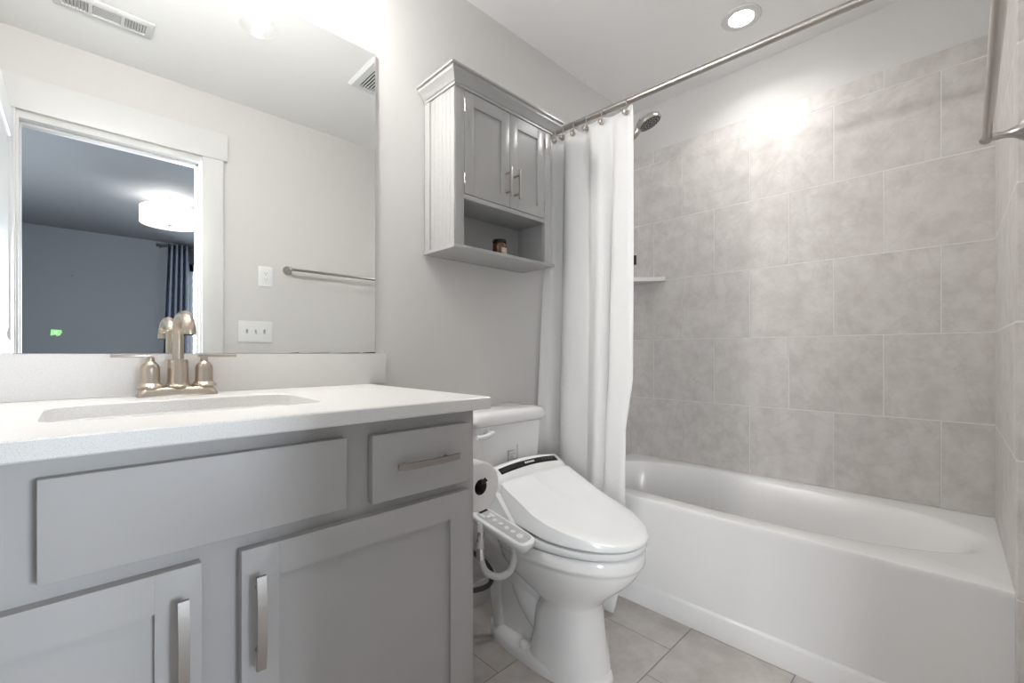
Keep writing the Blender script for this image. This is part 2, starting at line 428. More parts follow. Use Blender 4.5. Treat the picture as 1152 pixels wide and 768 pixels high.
def window():
    root = bpy.data.objects.new('window_1', None); COL.objects.link(root); root['kind'] = 'structure'
    loc = Vector(((WX0 + WX1) / 2, BY, WZ0)); root.location = loc; ORG[root.name] = loc
    b = B(); t = .06
    b.box(WX0, WX1, BY - .08, BY - .03, WZ1 - .10, WZ1, .004).box(WX0, WX1, BY - .08, BY - .03, WZ0, WZ0 + t, .004)
    mx = (WX0 + WX1) / 2
    b.box(WX0, WX0 + t, BY - .08, BY - .03, WZ0, WZ1, .004).box(WX1 - t, WX1, BY - .08, BY - .03, WZ0, WZ1, .004)
    b.box(mx - .04, mx + .04, BY - .08, BY - .03, WZ0, WZ1, .004).box(WX0, WX1, BY - .075, BY - .035, 1.33, 1.38, .004)
    obj('window_frame', b, M['trim'], root)
    b = B(); b.box(WX0 - .03, WX1 + .03, BY, BY + .03, WZ0 - .03, WZ0, .004)
    obj('window_sill', b, M['trim'], root)
    for x0, x1 in ((WX0 + t, mx - .04), (mx + .04, WX1 - t)):
        obj('pane', B().box(x0, x1, BY - .058, BY - .054, WZ0 + t, WZ1 - .10), M['pane'], root)
window()

# ------------------------------------------------------------------ vanity cabinet
YF, YD = .815, .795                      # face frame, drawer and door fronts
ZTOP = .898
def flat_pull(b, p0, p1, out, wide, rise=.026):
    """slightly bowed flat bar with two posts between p0 and p1 (points on the front), out = unit normal, wide = half width axis"""
    p0, p1, out, wide = map(Vector, (p0, p1, out, wide)); d = (p1 - p0); L = d.length; d = d.normalized()
    rings = []
    for i in range(13):
        t = i / 12; s = p0 + d * (L * t) + out * (rise - .006 * (2 * t - 1) ** 2)
        th = .0032
        rings.append([s - wide - out * th, s + wide - out * th, s + wide + out * th, s - wide + out * th])
    b.loft(rings)
    for t in (.16, .84):
        c = p0 + d * (L * t); b.cyl(c, c + out * rise * .92, .0042, 12)
    return b
def shaker(x0, x1, z0, z1, y, st, t=.02, rec=.008):
    b = B()
    b.box(x0, x0 + st, y, y + t, z0, z1, .0006).box(x1 - st, x1, y, y + t, z0, z1, .0006)
    b.box(x0 + st, x1 - st, y, y + t, z1 - st, z1).box(x0 + st, x1 - st, y, y + t, z0, z0 + st)
    p = B().box(x0 + st - .002, x1 - st + .002, y + rec, y + t - .002, z0 + st - .002, z1 - st + .002)
    return b, p
van = thing('vanity_cabinet', (.154, 1.1, 0), 'grey painted vanity cabinet with shaker doors under the white countertop', 'cabinet')
X0, X1 = XL + .004, .668
b = B()
b.box(X0, X0 + .02, YF, YM - .004, .0, ZTOP).box(X1 - .02, X1, YF + .02, YM - .004, 0, ZTOP, .001)
b.box(X0 + .02, X1 - .02, YF + .05, YM - .004, .10, .118).box(X0 + .02, X1 - .02, YM - .016, YM - .004, .118, ZTOP)
obj('carcass', b, M['vanity'], van)
b = B()
b.box(X0, -.31, YF, YF + .02, .1, ZTOP).box(.10, .212, YF, YF + .02, .14, .70).box(.615, X1, YF, YF + .02, .0, ZTOP, .001)
b.box(-.31, .615, YF, YF + .02, .855, ZTOP).box(-.31, .615, YF, YF + .02, .70, .76).box(-.31, .615, YF, YF + .02, .1, .14)
b.box(-.105, -.02, YF, YF + .02, .76, .855).box(.335, .42, YF, YF + .02, .76, .855)
obj('face_frame', b, M['vanity'], van)
obj('toe_kick', B().box(X0 + .02, X1 - .02, YF + .07, YF + .085, 0, .1), M['vanity'], van)
ff = obj('false_front', B().box(-.037, .353, YD, YD + .0195, .742, .872, .002), M['vanity'], van)
for x0, x1 in ((-.327, -.087), (.403, .641)):
    dr = obj('drawer', B().box(x0, x1, YD, YD + .0195, .737, .869, .002).box(x0 + .015, x1 - .015, YD + .0195, YM - .1, .75, .86), M['vanity'], van)
    c = (x0 + x1) / 2
    obj('drawer_pull', flat_pull(B(), (c - .0745, YD, .803), (c + .0745, YD, .803), (0, -1, 0), (0, 0, .0065)), M['satin'], dr, label='brushed nickel drawer pull')
for x0, x1, px in ((-.329, .131, .106), (.183, .643, .2055)):
    f, p = shaker(x0, x1, .125, .716, YD, .055)
    d = obj('door', f, M['vanity'], van)
    obj('door_panel', p, M['vanity'], d)
    obj('door_pull', flat_pull(B(), (px, YD, .53), (px, YD, .677), (0, -1, 0), (.0068, 0, 0)), M['satin'], d, label='brushed nickel door pull')

# ------------------------------------------------------------------ countertop with undermount sink
ct = thing('countertop', (.165, 1.1, ZTOP), 'white speckled quartz vanity countertop with sink cutout', 'countertop')
CY, CX1, CZ = .777, .690, .926
b = B()
hole = rrect(-.045, .375, .93, 1.215, .055, 8)
outer = []
n = len(hole)
bx0, bx1, by0, by1 = XL + .002, CX1, CY, YM - .002
cx, cy = .165, 1.0725
def toedge(p):
    dx, dy = p[0] - cx, p[1] - cy
    t = min((bx1 - cx) / dx if dx > 1e-6 else ((bx0 - cx) / dx if dx < -1e-6 else 1e9), (by1 - cy) / dy if dy > 1e-6 else ((by0 - cy) / dy if dy < -1e-6 else 1e9))
    return (cx + dx * t, cy + dy * t)
outer = [toedge(p) for p in hole]
# snap the nearest outer points onto the four corners
for c in ((bx0, by0), (bx1, by0), (bx0, by1), (bx1, by1)):
    k = min(range(n), key=lambda i: (outer[i][0] - c[0]) ** 2 + (outer[i][1] - c[1]) ** 2); outer[k] = c
e = .0025
def ring(pts, z, inset=0):
    out = []
    for p in pts:
        q = list(p)
        q[0] += e * inset * (1 if q[0] <= bx0 + 1e-5 else (-1 if q[0] >= bx1 - 1e-5 else 0)); q[1] += e * inset * (1 if q[1] <= by0 + 1e-5 else (-1 if q[1] >= by1 - 1e-5 else 0))
        out.append((q[0], q[1], z))
    return out
def hring(z, g=0): return [(cx + (p[0] - cx) * (1 + g), cy + (p[1] - cy) * (1 + g), z) for p in hole]
b.loft([hring(ZTOP), ring(outer, ZTOP, 1), ring(outer, ZTOP + e), ring(outer, CZ - e), ring(outer, CZ, 1), hring(CZ, .012), hring(CZ - .002), hring(ZTOP)], True, False, False)
obj('slab', b, M['quartz'], ct, angle=30)
tag(obj('backsplash', B().box(XL + .002, .748, YM - .02, YM - .001, CZ + .0003, 1.026, .0015), M['quartz'], None), 'white speckled quartz backsplash strip between countertop and mirror', 'backsplash')
sk = thing('sink', (cx, cy, .76), 'white rectangular undermount sink sunk into the quartz countertop', 'sink')
b = B(); rings = []
for z, g in ((.898, .03), (.897, .0), (.86, -.02), (.80, -.07), (.77, -.16), (.762, -.30), (.758, -.6), (.757, -.93)):
    rings.append([(cx + (p[0] - cx) * (1 + g), cy + (p[1] - cy) * (1 + g), z) for p in hole])
b.loft(rings, True, False, True)
obj('basin', b, M['porcelain'], sk, solidify=.006, angle=70)
obj('drain', B().lathe([(.021, 0), (.021, .003), (.012, .004), (.011, .001), (.0, .001)], (cx, cy, .761)), M['chrome'], sk)

# ------------------------------------------------------------------ faucet
fx, fy = .1725, 1.336
fa = thing('faucet', (fx, fy, CZ), 'brushed nickel two-handle faucet with curved spout behind the sink', 'faucet')
b = B(); rings = []
for z, g in ((CZ, 0), (CZ + .004, 0), (CZ + .012, .004), (CZ + .019, .007), (CZ + .021, .010)):
    rings.append([(p[0], p[1], z) for p in rrect(fx - .078 + g, fx + .078 - g, fy - .030 + g, fy + .026 - g, .012)])
b.loft(rings); obj('base_plate', b, M['warmnickel'], fa)
for sgn in (-1, 1):
    hx = fx + sgn * .0525; z = CZ + .020
    h = obj('handle_body', B().lathe([(.0255, 0), (.0255, .005), (.0225, .008), (.020, .011), (.0185, .013), (.0185, .045), (.017, .052), (.012, .059), (.0085, .062), (.0075, .072), (.0085, .075)], (hx, fy, z)), M['warmnickel'], fa)
    lv = B().box(min(hx - sgn * .013, hx + sgn * .070), max(hx - sgn * .013, hx + sgn * .070), fy - .007, fy + .007, z + .072, z + .0785, .0015)
    obj('lever', lv, M['warmnickel'], h)
b = B().lathe([(.0265, 0), (.0265, .004), (.0235, .007), (.0225, .010), (.0215, .012), (.0205, .062), (.019, .066), (.0125, .067)], (fx, fy, CZ + .020))
obj('spout_column', b, M['warmnickel'], fa)
pts = [(fx, fy, CZ + .06), (fx, fy, CZ + .10), (fx, fy, CZ + .145)]
for k in range(1, 9):
    a = pi * k / 8 * .5; pts.append((fx, fy - .055 * (1 - cos(a)), CZ + .145 + .042 * sin(a)))
for k in range(1, 9):
    a = pi * k / 8 * .5; pts.append((fx, fy - .085 - .065 * sin(a), CZ + .187 - .034 * (1 - cos(a))))
pts.append((fx, fy - .150, CZ + .143))
b = B().tube(pts, [.0118] * (len(pts) - 3) + [.0124, .0128, .0128], 20)
obj('spout', b, M['warmnickel'], fa)
obj('aerator', B().lathe([(.0098, 0), (.0098, .004)], (fx, fy - .150, CZ + .1405)), M['dark'], fa)

# ------------------------------------------------------------------ mirror
mi = thing('mirror', (.18, YM - .003, 1.028), 'large frameless wall mirror above the vanity backsplash', 'mirror')
MX0, MX1, MZ0, MZ1 = XL + .01, .714, 1.0275, 2.034
obj('mirror_glass', B().box(MX0, MX1, YM - .0065, YM - .001, MZ0, MZ1), M['mirror'], mi)
b = B()
b.box(MX1, MX1 + .0012, YM - .0066, YM - .001, MZ0, MZ1)
obj('ground_edge', b, M['lightgrey'], mi)
b = B()
for x0, x1, hgt in ((.665, .7135, .004), (.585, .66, .0018), (.50, .56, .0012), (.44, .47, .002)):
    b.prism([(x0, MZ0), (x1, MZ0), (x1, MZ0 + hgt), (x0 + .012, MZ0 + hgt * .6)], 'Y', YM - .0069, YM - .0065)
obj('worn_silvering', b, M['dark'], mi, label='dark worn spots along the bottom edge of the mirror')

# ------------------------------------------------------------------ vanity light
vl = thing('vanity_light', (.196, YM - .05, 2.2), 'three-light vanity fixture with seeded glass shades above the mirror', 'light fixture')
LY = 1.255
obj('back_plate', B().box(-.09, .48, YM - .028, YM - .001, 2.215, 2.29, .006), M['nickel'], vl)
for lx in (-.004, .196, .396):
    obj('arm', B().tube(smoothpath([(lx, YM - .028, 2.25), (lx, YM - .09, 2.255), (lx, LY, 2.25), (lx, LY, 2.205)], 6), .007, 12), M['nickel'], vl)
    obj('socket', B().lathe([(.053, .0), (.053, .006), (.022, .012), (.02, .04), (.01, .045)], (lx, LY, 2.172)), M['nickel'], vl)
    sh = B().lathe([(.050, 2.031), (.0505, 2.033), (.0505, 2.172)], (lx, LY, 0), 'Z', 40, False, False)
    obj('shade', sh, M['seeded'], vl, solidify=.002)
    obj('bulb', B().lathe([(.003, 2.116), (.012, 2.119), (.018, 2.126), (.0205, 2.136), (.018, 2.146), (.013, 2.155), (.013, 2.172)], (lx, LY, 0)), M['bulb'], vl)
    lamp('vanity_bulb', 'POINT', (lx, LY, 2.136), LIGHT_VANITY, (1, .975, .95), .023)

# ------------------------------------------------------------------ wall cabinet over the toilet
wc = thing('wall_cabinet', (1.163, 1.3, 1.385), 'grey two-door wall cabinet with open shelf hung above the toilet', 'cabinet')
CF, CL, CR = 1.214, .915, 1.411
b = B()
CB = YM - .003
for x0, x1 in ((CL, CL + .018), (CR - .018, CR)): b.box(x0, x1, CF, CB, 1.398, 1.95, .001)
b.box(CL + .018, CR - .018, CB - .008, CB, 1.398, 1.95).box(CL + .018, CR - .018, CF + .012, CB, 1.568, 1.58).box(CL + .018, CR - .018, CF, CB, 1.94, 1.95)
# raised rear stile and shallow bead-board ribs on the exposed side
b.box(CL - .004, CL, CB - .034, CB, 1.398, 1.945, .001)
for k in range(6): b.box(CL - .0004, CL, CF + .004 + k * .0235, CF + .0268 + k * .0235, 1.402, 1.94, .0004)
obj('carcass', b, M['cabinet'], wc)
b = B()
b.box(CL, CL + .038, CF - .001, CF + .018, 1.398, 1.95, .001).box(CR - .038, CR, CF - .001, CF + .018, 1.398, 1.95, .001)
b.box(CL + .038, CR - .038, CF - .001, CF + .016, 1.563, 1.579, .001).box(CL + .038, CR - .038, CF, CF + .016, 1.938, 1.95)
obj('face_frame', b, M['cabinet'], wc)
obj('bottom_board', B().box(CL - .012, CR + .014, CF - .012, YM - .002, 1.386, 1.399, .004), M['cabinet'], wc)
prof = [(.0, 0), (.006, 0), (.006, .008), (.010, .010), (.016, .020), (.026, .030), (.032, .034), (.032, .044), (.040, .046), (.040, .052), (0, .052)]
def crown():
    rings = []
    def P(o, h, k):
        return [(CL - o, YM - .003, 1.940 + h), (CL - o, CF - o, 1.940 + h), (CR + o, CF - o, 1.940 + h), (CR + o, YM - .003, 1.940 + h)][k]
    return B().loft([[P(o, h, k) for o, h in prof] for k in range(4)])
obj('crown_moulding', crown(), M['cabinet'], wc, angle=25)
obj('top_board', B().box(CL, CR, CF, YM - .003, 1.95, 1.985), M['cabinet'], wc)
mid = 1.1725
for x0, x1, hx in ((CL + .0395, mid - .001, mid - .020), (mid + .001, CR - .0395, mid + .024)):
    f, p = shaker(x0, x1, 1.581, 1.9365, CF - .002, .042, .017, .007)
    d = obj('door', f, M['cabinet'], wc)
    obj('door_panel', p, M['cabinet'], d)
    q = B().box(hx - .004, hx + .004, CF - .036, CF - .030, 1.612, 1.722, .001)
    for z in (1.632, 1.702): q.cyl((hx, CF - .003, z), (hx, CF - .031, z), .004, 10)
    obj('door_pull', q, M['nickel'], d, label='slim nickel pull')
    ex = x0 if x0 < 1.1 else x1
    for z in (1.63, 1.885): obj('hinge', B().cyl((ex, CF - .005, z - .02), (ex, CF - .004, z + .02), .0024, 8), M['nickel'], d)

# jar on the cabinet's open shelf
ja = thing('jar', (1.165, 1.262, 1.399), 'small dark amber glass jar with cream label on the cabinet shelf', 'jar')
jx, jy, jz = 1.165, 1.262, 1.3995
obj('glass_body', B().lathe([(.0255, 0), (.027, .003), (.027, .045), (.025, .051), (.023, .054)], (jx, jy, jz)), M['amber'], ja)
obj('jar_lid', B().lathe([(.0265, 0), (.0265, .010), (.025, .012), (.0, .012)], (jx, jy, jz + .053)), M['black'], ja)
b = B()
def lab(u, v):
    a = radians(-115 + 120 * u); return (jx + .0275 * cos(a), jy + .0275 * sin(a), jz + .006 + .026 * v)
b.grid(lab, 12, 2); obj('paper_label', b, M['label'], ja, solidify=.0008)

# ------------------------------------------------------------------ toilet with electronic bidet seat
TX = 1.16
to = thing('toilet', (TX, .95, 0), 'white two-piece toilet with electronic bidet seat between vanity and tub', 'toilet')
def egg(yf, yb, w, z, n=56, split=.60, p=2.6, cxo=0, zf=None):
    """oblong outline: round front, squarer back"""
    yc = yf + (yb - yf) * split; out = []
    for k in range(n):
        a = 2 * pi * k / n; ca, sa = cos(a), sin(a)
        if sa < 0: x, y = w * math.copysign(abs(ca) ** .92, ca), yc + (yc - yf) * sa
        else: x, y = w * math.copysign(abs(ca) ** (2 / p), ca), yc + (yb - yc) * abs(sa) ** (2 / p)
        out.append((TX + cxo + x, y, zf(y) if zf else z))
    return out
b = B()
b.loft([egg(.772, 1.035, .100, 0, split=.5, p=5), egg(.770, 1.035, .101, .02, split=.5, p=5), egg(.786, 1.018, .096, .10, split=.5, p=5), egg(.800, 1.005, .092, .19, split=.5, p=5),
        egg(.802, .99, .091, .232, split=.5, p=3.2), egg(.790, 1.03, .100, .250, split=.52, p=2.8), egg(.762, 1.08, .122, .280, split=.55),
        egg(.722, 1.12, .148, .315), egg(.688, 1.15, .167, .350), egg(.670, 1.16, .175, .382), egg(.668, 1.165, .1765, .392), egg(.660, 1.165, .181, .396), egg(.658, 1.165, .1815, .404), egg(.658, 1.165, .181, .428), egg(.664, 1.16, .176, .436)])
# rear deck under the tank, inner body, foot flange
b.loft([egg(1.0, 1.25, .062, .03, split=.4, p=4), egg(.97, 1.25, .07, .2, split=.4, p=4), egg(.95, 1.28, .10, .28, split=.4, p=4), egg(.98, 1.36, .14, .36, split=.4, p=5), egg(1.02, 1.375, .16, .40, split=.4, p=6), egg(1.02, 1.375, .165, .435, split=.4, p=6)])
b.loft([egg(.762, 1.27, .107, 0, split=.45, p=2.6), egg(.760, 1.272, .108, .02, split=.45, p=2.6), egg(.768, 1.265, .103, .034, split=.45, p=2.6), egg(.80, 1.25, .07, .05, split=.45, p=2.6)])
# trapway bulging on the sides
tr = smoothpath([(TX, .90, .13), (TX, .985, .125), (TX, 1.05, .175), (TX, 1.10, .25), (TX, 1.155, .275), (TX, 1.205, .22), (TX, 1.205, .13), (TX, 1.19, .02)], 7)
for sgn in (-1, 1):
    b.tube([(p.x + sgn * .034, p.y, p.z) for p in tr], [.040 + .012 * sin(pi * k / (len(tr) - 1)) for k in range(len(tr))], 16)
obj('bowl', b, M['porcelain'], to, angle=55)
for sgn in (-1, 1):
    obj('bolt_cap', B().lathe([(.017, 0), (.017, .012), (.013, .02), (.006, .024), (0, .025)], (TX + sgn * .081, 1.045, .034)), M['porcelain'], to)
# tank
def tank_ring(w, yf, yb, z, r=.03, bow=.012):
    out = []
    for p in rrect(TX - w, TX + w, yf, yb, r, 6):
        y = p[1]
        if y < (yf + yb) / 2: y -= bow * (1 - ((p[0] - TX) / w) ** 2)
        out.append((p[0], y, z))
    return out
b = B().loft([tank_ring(.150, 1.215, 1.375, .437), tank_ring(.158, 1.208, 1.378, .46), tank_ring(.170, 1.197, 1.38, .62), tank_ring(.178, 1.19, 1.38, .768)])
tk = obj('tank', b, M['porcelain'], to)
b = B().loft([tank_ring(.181, 1.187, 1.383, .766), tank_ring(.189, 1.178, 1.385, .772), tank_ring(.192, 1.175, 1.386, .785), tank_ring(.190, 1.177, 1.385, .802), tank_ring(.182, 1.185, 1.38, .813), tank_ring(.16, 1.205, 1.36, .818)])
obj('tank_lid', b, M['porcelain'], to, angle=50)
b = B().lathe([(.016, 0), (.016, .006), (.009, .010), (.009, .020)], (1.036, 1.190, .742), (0, -1, 0))
b.tube(smoothpath([(1.048, 1.166, .745), (1.036, 1.164, .744), (1.01, 1.160, .739), (.985, 1.158, .738), (.965, 1.158, .740)], 6), [.008] * 3 + [.010] * 5 + [.0085] * 10 + [.008] * 7, 14)
obj('flush_lever', b, M['plastic'], to)
# faint printed sticker on the tank front
b = B()
for x0, x1, z0, z1 in ((1.135, 1.138, .60, .655), (1.135, 1.165, .652, .655), (1.14, 1.172, .64, .643), (1.145, 1.16, .625, .634), (1.182, 1.1845, .61, .672), (1.150, 1.178, .604, .606), (1.165, 1.18, .615, .622), (1.138, 1.148, .603, .615)):
    b.box(x0, x1, 1.1805, 1.1835, z0 + .012, z1 + .012)
obj('sticker', b, M['lightgrey'], tk, label='small grey printed sticker on tank')
# seat ring and lid
b = B().loft([egg(.668, 1.09, .170, .441), egg(.660, 1.10, .178, .443), egg(.655, 1.10, .181, .452), egg(.657, 1.10, .180, .463), egg(.665, 1.09, .172, .466)])
obj('seat_ring', b, M['plastic'], to, angle=50)
ZTP = [(.65, .483), (.70, .490), (.76, .503), (.87, .524), (.945, .546), (1.0, .573), (1.055, .600), (1.09, .607)]
ZLO = [(.65, .467), (.87, .475), (1.03, .495), (1.09, .50)]
zt = lambda y: lerp(ZTP, y); zl = lambda y: lerp(ZLO, y)
b = B()
K = dict(split=.62, p=26, n=112)
b.loft([egg(.668, 1.055, .168, 0, zf=zl, **K), egg(.656, 1.06, .177, 0, zf=zl, **K), egg(.652, 1.065, .179, 0, zf=lambda y: zl(y) + .003, **K),
        egg(.652, 1.066, .178, 0, zf=lambda y: zl(y) * .40 + zt(y) * .60, **K), egg(.655, 1.067, .175, 0, zf=lambda y: zt(y) - .0025, **K), egg(.661, 1.067, .169, 0, zf=zt, **K),
        egg(.70, 1.066, .14, 0, zf=lambda y: zt(y) + .001, **K), egg(.76, 1.064, .09, 0, zf=lambda y: zt(y) + .0015, **K), egg(.82, 1.06, .03, 0, zf=lambda y: zt(y) + .002, **K)])
obj('seat_lid', b, M['plastic'], to, angle=32)
# rear housing
def hring2(y, w, zb, ztop, dome):
    out = [(TX - w, y, zb), (TX - w, y, ztop - .012)]
    n = 14
    for k in range(n + 1):
        t = k / n; x = -w + .010 + (2 * w - .020) * t
        out.append((TX + x, y, ztop + dome * (1 - (2 * t - 1) ** 2)))
    out += [(TX + w, y, ztop - .012), (TX + w, y, zb)]
    return out
b = B().loft([hring2(1.062, .176, .445, .580, .006), hring2(1.068, .180, .440, .598, .010), hring2(1.080, .180, .440, .612, .012), hring2(1.112, .176, .440, .634, .014), hring2(1.122, .172, .440, .635, .014), hring2(1.150, .165, .440, .628, .012), hring2(1.17, .15, .445, .61, .010)])
# shoulders that run down beside the hinge on both sides
for sgn in (-1, 1):
    b.loft([[(TX + sgn * x, y, z) for x, z in ((.165, .445), (.186, .447), (.188, zz), (.176, zz + .012), (.165, zz + .008))] for y, zz in ((1.12, .585), (1.07, .565), (1.02, .515), (.975, .470), (.95, .452))])
hs = obj('seat_housing', b, M['plastic'], to, angle=45)
def hz(x, y):
    t = (x - TX + .17) / .34
    return lerp([(1.080, .612), (1.112, .634)], y) + .013 * (1 - (2 * t - 1) ** 2) + .0012
b = B()
b.grid(lambda u, v: (TX - .146 + .292 * u, 1.086 + .020 * v, hz(TX - .146 + .292 * u, 1.086 + .020 * v)), 24, 3)
obj('display_strip', b, M['black'], hs, label='glossy black display strip', solidify=.0012)
# illegible white wordmark: short strokes
b = B(); x = TX - .025
for wdt, hh in ((.008, .8), (.007, .8), (.009, .8), (.007, .8), (.008, .8)):
    for k in range(2):
        b.grid(lambda u, v: (x + k * wdt * .5 + u * .003, 1.0925 + v * .0072 * hh, hz(x, 1.0925 + v * .0072) + .0012), 1, 2)
    b.grid(lambda u, v: (x + u * wdt * .8, 1.0925 + .0045 + v * .0016, hz(x + u * wdt, 1.097) + .0013), 2, 1)
    x += wdt + .0022
obj('wordmark', b, M['plastic'], hs, solidify=.0006, label='small white wordmark')
b = B()
for k in range(4):
    xx = TX + .068 + k * .017; b.lathe([(.0018, 0), (.0018, .0006)], (xx, 1.096, hz(xx, 1.096) + .0008), seg=8)
obj('indicator_lights', b, M['lightgrey'], hs)
# control arm with buttons on the near side
A0, A1 = Vector((.925, 1.105, .519)), Vector((.937, .892, .478))
d = (A1 - A0).normalized(); side = Vector((-1, 0, -.10)).normalized(); up = side.cross(d).normalized()
if up.z < 0: up = -up
def arm_pt(s, w, h=0): return A0 + d * s + side * w + up * h
L_ = (A1 - A0).length
b = B(); rings = []
out = []
for k in range(28):
    a = 2 * pi * k / 28; sa = sin(a); ca = cos(a)
    hw = .036
    x = L_ / 2 + (L_ / 2 + .012) * math.copysign(abs(ca) ** .35, ca); y = hw * math.copysign(abs(sa) ** .55, sa); out.append((x, y))
for h, sc in ((-.027, .80), (-.022, .92), (-.009, 1.0), (-.003, 1.0), (0, .95)):
    rings.append([arm_pt(L_ / 2 + (x - L_ / 2) * (1 - (1 - sc) * .3), y * sc, h) for x, y in out])
b.loft(rings)
# bridge from the arm to the seat
b.obox(arm_pt(.06, -.035, -.022), d * .05, side * .03, up * .012, .004)
ca_ = obj('control_arm', b, M['plastic'], to, angle=45, label='white control arm with buttons')
b = B(); o2 = []
for x, y in rrect(.012, L_ - .004, -.026, .022, .014, 6): o2.append((x, y))
b.loft([[arm_pt(x, y, .0002) for x, y in o2], [arm_pt(x, y, .0012) for x, y in o2]])
obj('button_field', b, mat('pale_grey_panel', (.50, .50, .50), .4), ca_)
for s in (.052, .078, .104, .130, .156, .184):
    r = .0075 if s < .18 else .0105
    obj('button', B().lathe([(r, .0), (r, .0022), (r * .7, .0028), (0, .003)], arm_pt(s, .0, .001), up, 18), M['plastic'], ca_)
for w_ in (-.012, .010):
    b = B(); b.obox(arm_pt(.036 if w_ > 0 else .05, w_ * 1.2, .0018), d * .012, side * .0045, up * .001, .0006)
    obj('button', b, M['plastic'], ca_)
b = B(); b.obox(arm_pt(.012, -.008, .0016), d * .010, side * .016, up * .0008); obj('indicator_window', b, M['black'], ca_)
# stickers on the foot of the bowl
def foot_patch(x0, x1, z0, z1, mat_, name, lab, off=.0016):
    def f(u, v):
        a = lerp([(0, x0), (1, x1)], u); z = z0 + (z1 - z0) * v
        yf = lerp([(0, .772), (.02, .770), (.1, .786), (.19, .800)], z); w = lerp([(0, .100), (.1, .096), (.19, .092)], z)
        yc = yf + .5 * (lerp([(0, 1.035), (.1, 1.018), (.19, 1.005)], z) - yf); aa = radians(a); ca, sa = cos(aa), sin(aa)
        return (TX + (w + off) * math.copysign(abs(ca) ** .92, ca), yc + (yc - yf + off) * sa, z)
    b = B().grid(f, 8, 4); return obj(name, b, mat_, to, solidify=.0008, label=lab)
foot_patch(-66, -38, .112, .150, M['lightgrey'], 'sticker', 'small grey sticker on the front of the foot')
foot_patch(-52, -36, .045, .104, M['blueprint'], 'sticker', 'pale blue sticker on the front of the foot')
foot_patch(-47, -43, .068, .088, M['black'], 'sticker_symbol', None, .003)

# water valve and hoses at the wall beside the toilet
sv = thing('shutoff_valve', (.93, YM - .05, .2), 'water shutoff valve with hoses on the wall behind the toilet', 'valve')
b = B().lathe([(.03, 0), (.03, .003), (.022, .010), (.011, .012), (.011, .055)], (.94, YM, .21), (0, -1, 0)).lathe([(.012, 0), (.014, .004), (.014, .05), (.010, .055)], (.94, YM - .055, .19))
obj('valve_body', b, M['chrome'], sv)
b = B().lathe([(.004, 0), (.004, .02), (.018, .022), (.018, .03), (.004, .032)], (.94, YM - .065, .21), (0, -1, 0))
obj('valve_handle', b, M['chrome'], sv)
b = B().tube(smoothpath([(.895, 1.055, .50), (.890, 1.05, .455), (.888, 1.048, .40), (.902, 1.04, .352), (.938, 1.02, .330), (.968, 1.0, .345), (.984, .998, .385), (.978, 1.0, .432), (.960, 1.02, .465), (.955, 1.05, .485)], 8), .0105, 14)
obj('bidet_hose', b, M['hose'], to, label='white bidet hose')
b = B().cyl((.889, 1.05, .425), (.8885, 1.049, .39), .0135, 12).cyl((.892, 1.052, .475), (.890, 1.051, .445), .012, 8)
obj('hose_coupling', b, M['chrome'], to)
b = B().tube(smoothpath([(.80, 1.24, .40), (.90, 1.215, .375), (.985, 1.20, .330), (1.045, 1.195, .27), (1.062, 1.19, .225), (1.045, 1.20, .192), (.98, 1.235, .185), (.90, 1.30, .19), (.94, 1.342, .20)], 8), .009, 12)
obj('supply_hose', b, M['braid'], sv, label='dark braided hose')

# ------------------------------------------------------------------ toilet paper on the vanity side
px, pz, py0, py1 = .738, .684, .870, .975
th_ = thing('toilet_paper_holder', (.70, .99, pz), 'dark metal toilet paper holder fixed to the vanity side', 'holder')
b = B().lathe([(.022, 0), (.022, .005), (.008, .008), (.008, .060)], (.668, .995, pz + .012), 'X')
obj('wall_post', b, M['blackmetal'], th_)
b = B().tube(smoothpath([(px - .008, .995, pz + .0142), (px, .99, pz + .0142), (px, .97, pz + .0142), (px, .87, pz + .0142), (px, .862, pz + .015), (px + .008, .857, pz + .022)], 5), .0055, 12)
obj('roll_arm', b, M['blackmetal'], th_)
tp = thing('toilet_paper_roll', (px, .92, pz - .064), 'roll of white toilet paper hanging beside the vanity end', 'toilet paper')
b = B().lathe([(.0205, 0), (.060, 0), (.0635, .003), (.064, .006), (.064, py1 - py0 - .006), (.0635, py1 - py0 - .003), (.06, py1 - py0), (.0205, py1 - py0), (.0205, 0)], (px, py0, pz), 'Y', 48, False, False)
b.box(px - .0645, px - .0638, py0 + .002, py1 - .002, pz - .10, pz)
obj('paper', b, M['paper'], tp)
obj('cardboard_core', B().lathe([(.0205, .001), (.0195, .001), (.0195, py1 - py0 - .001), (.0205, py1 - py0 - .001)], (px, py0, pz), 'Y', 32, False, False), mat('dark_cardboard', (.10, .075, .055), .9), tp)

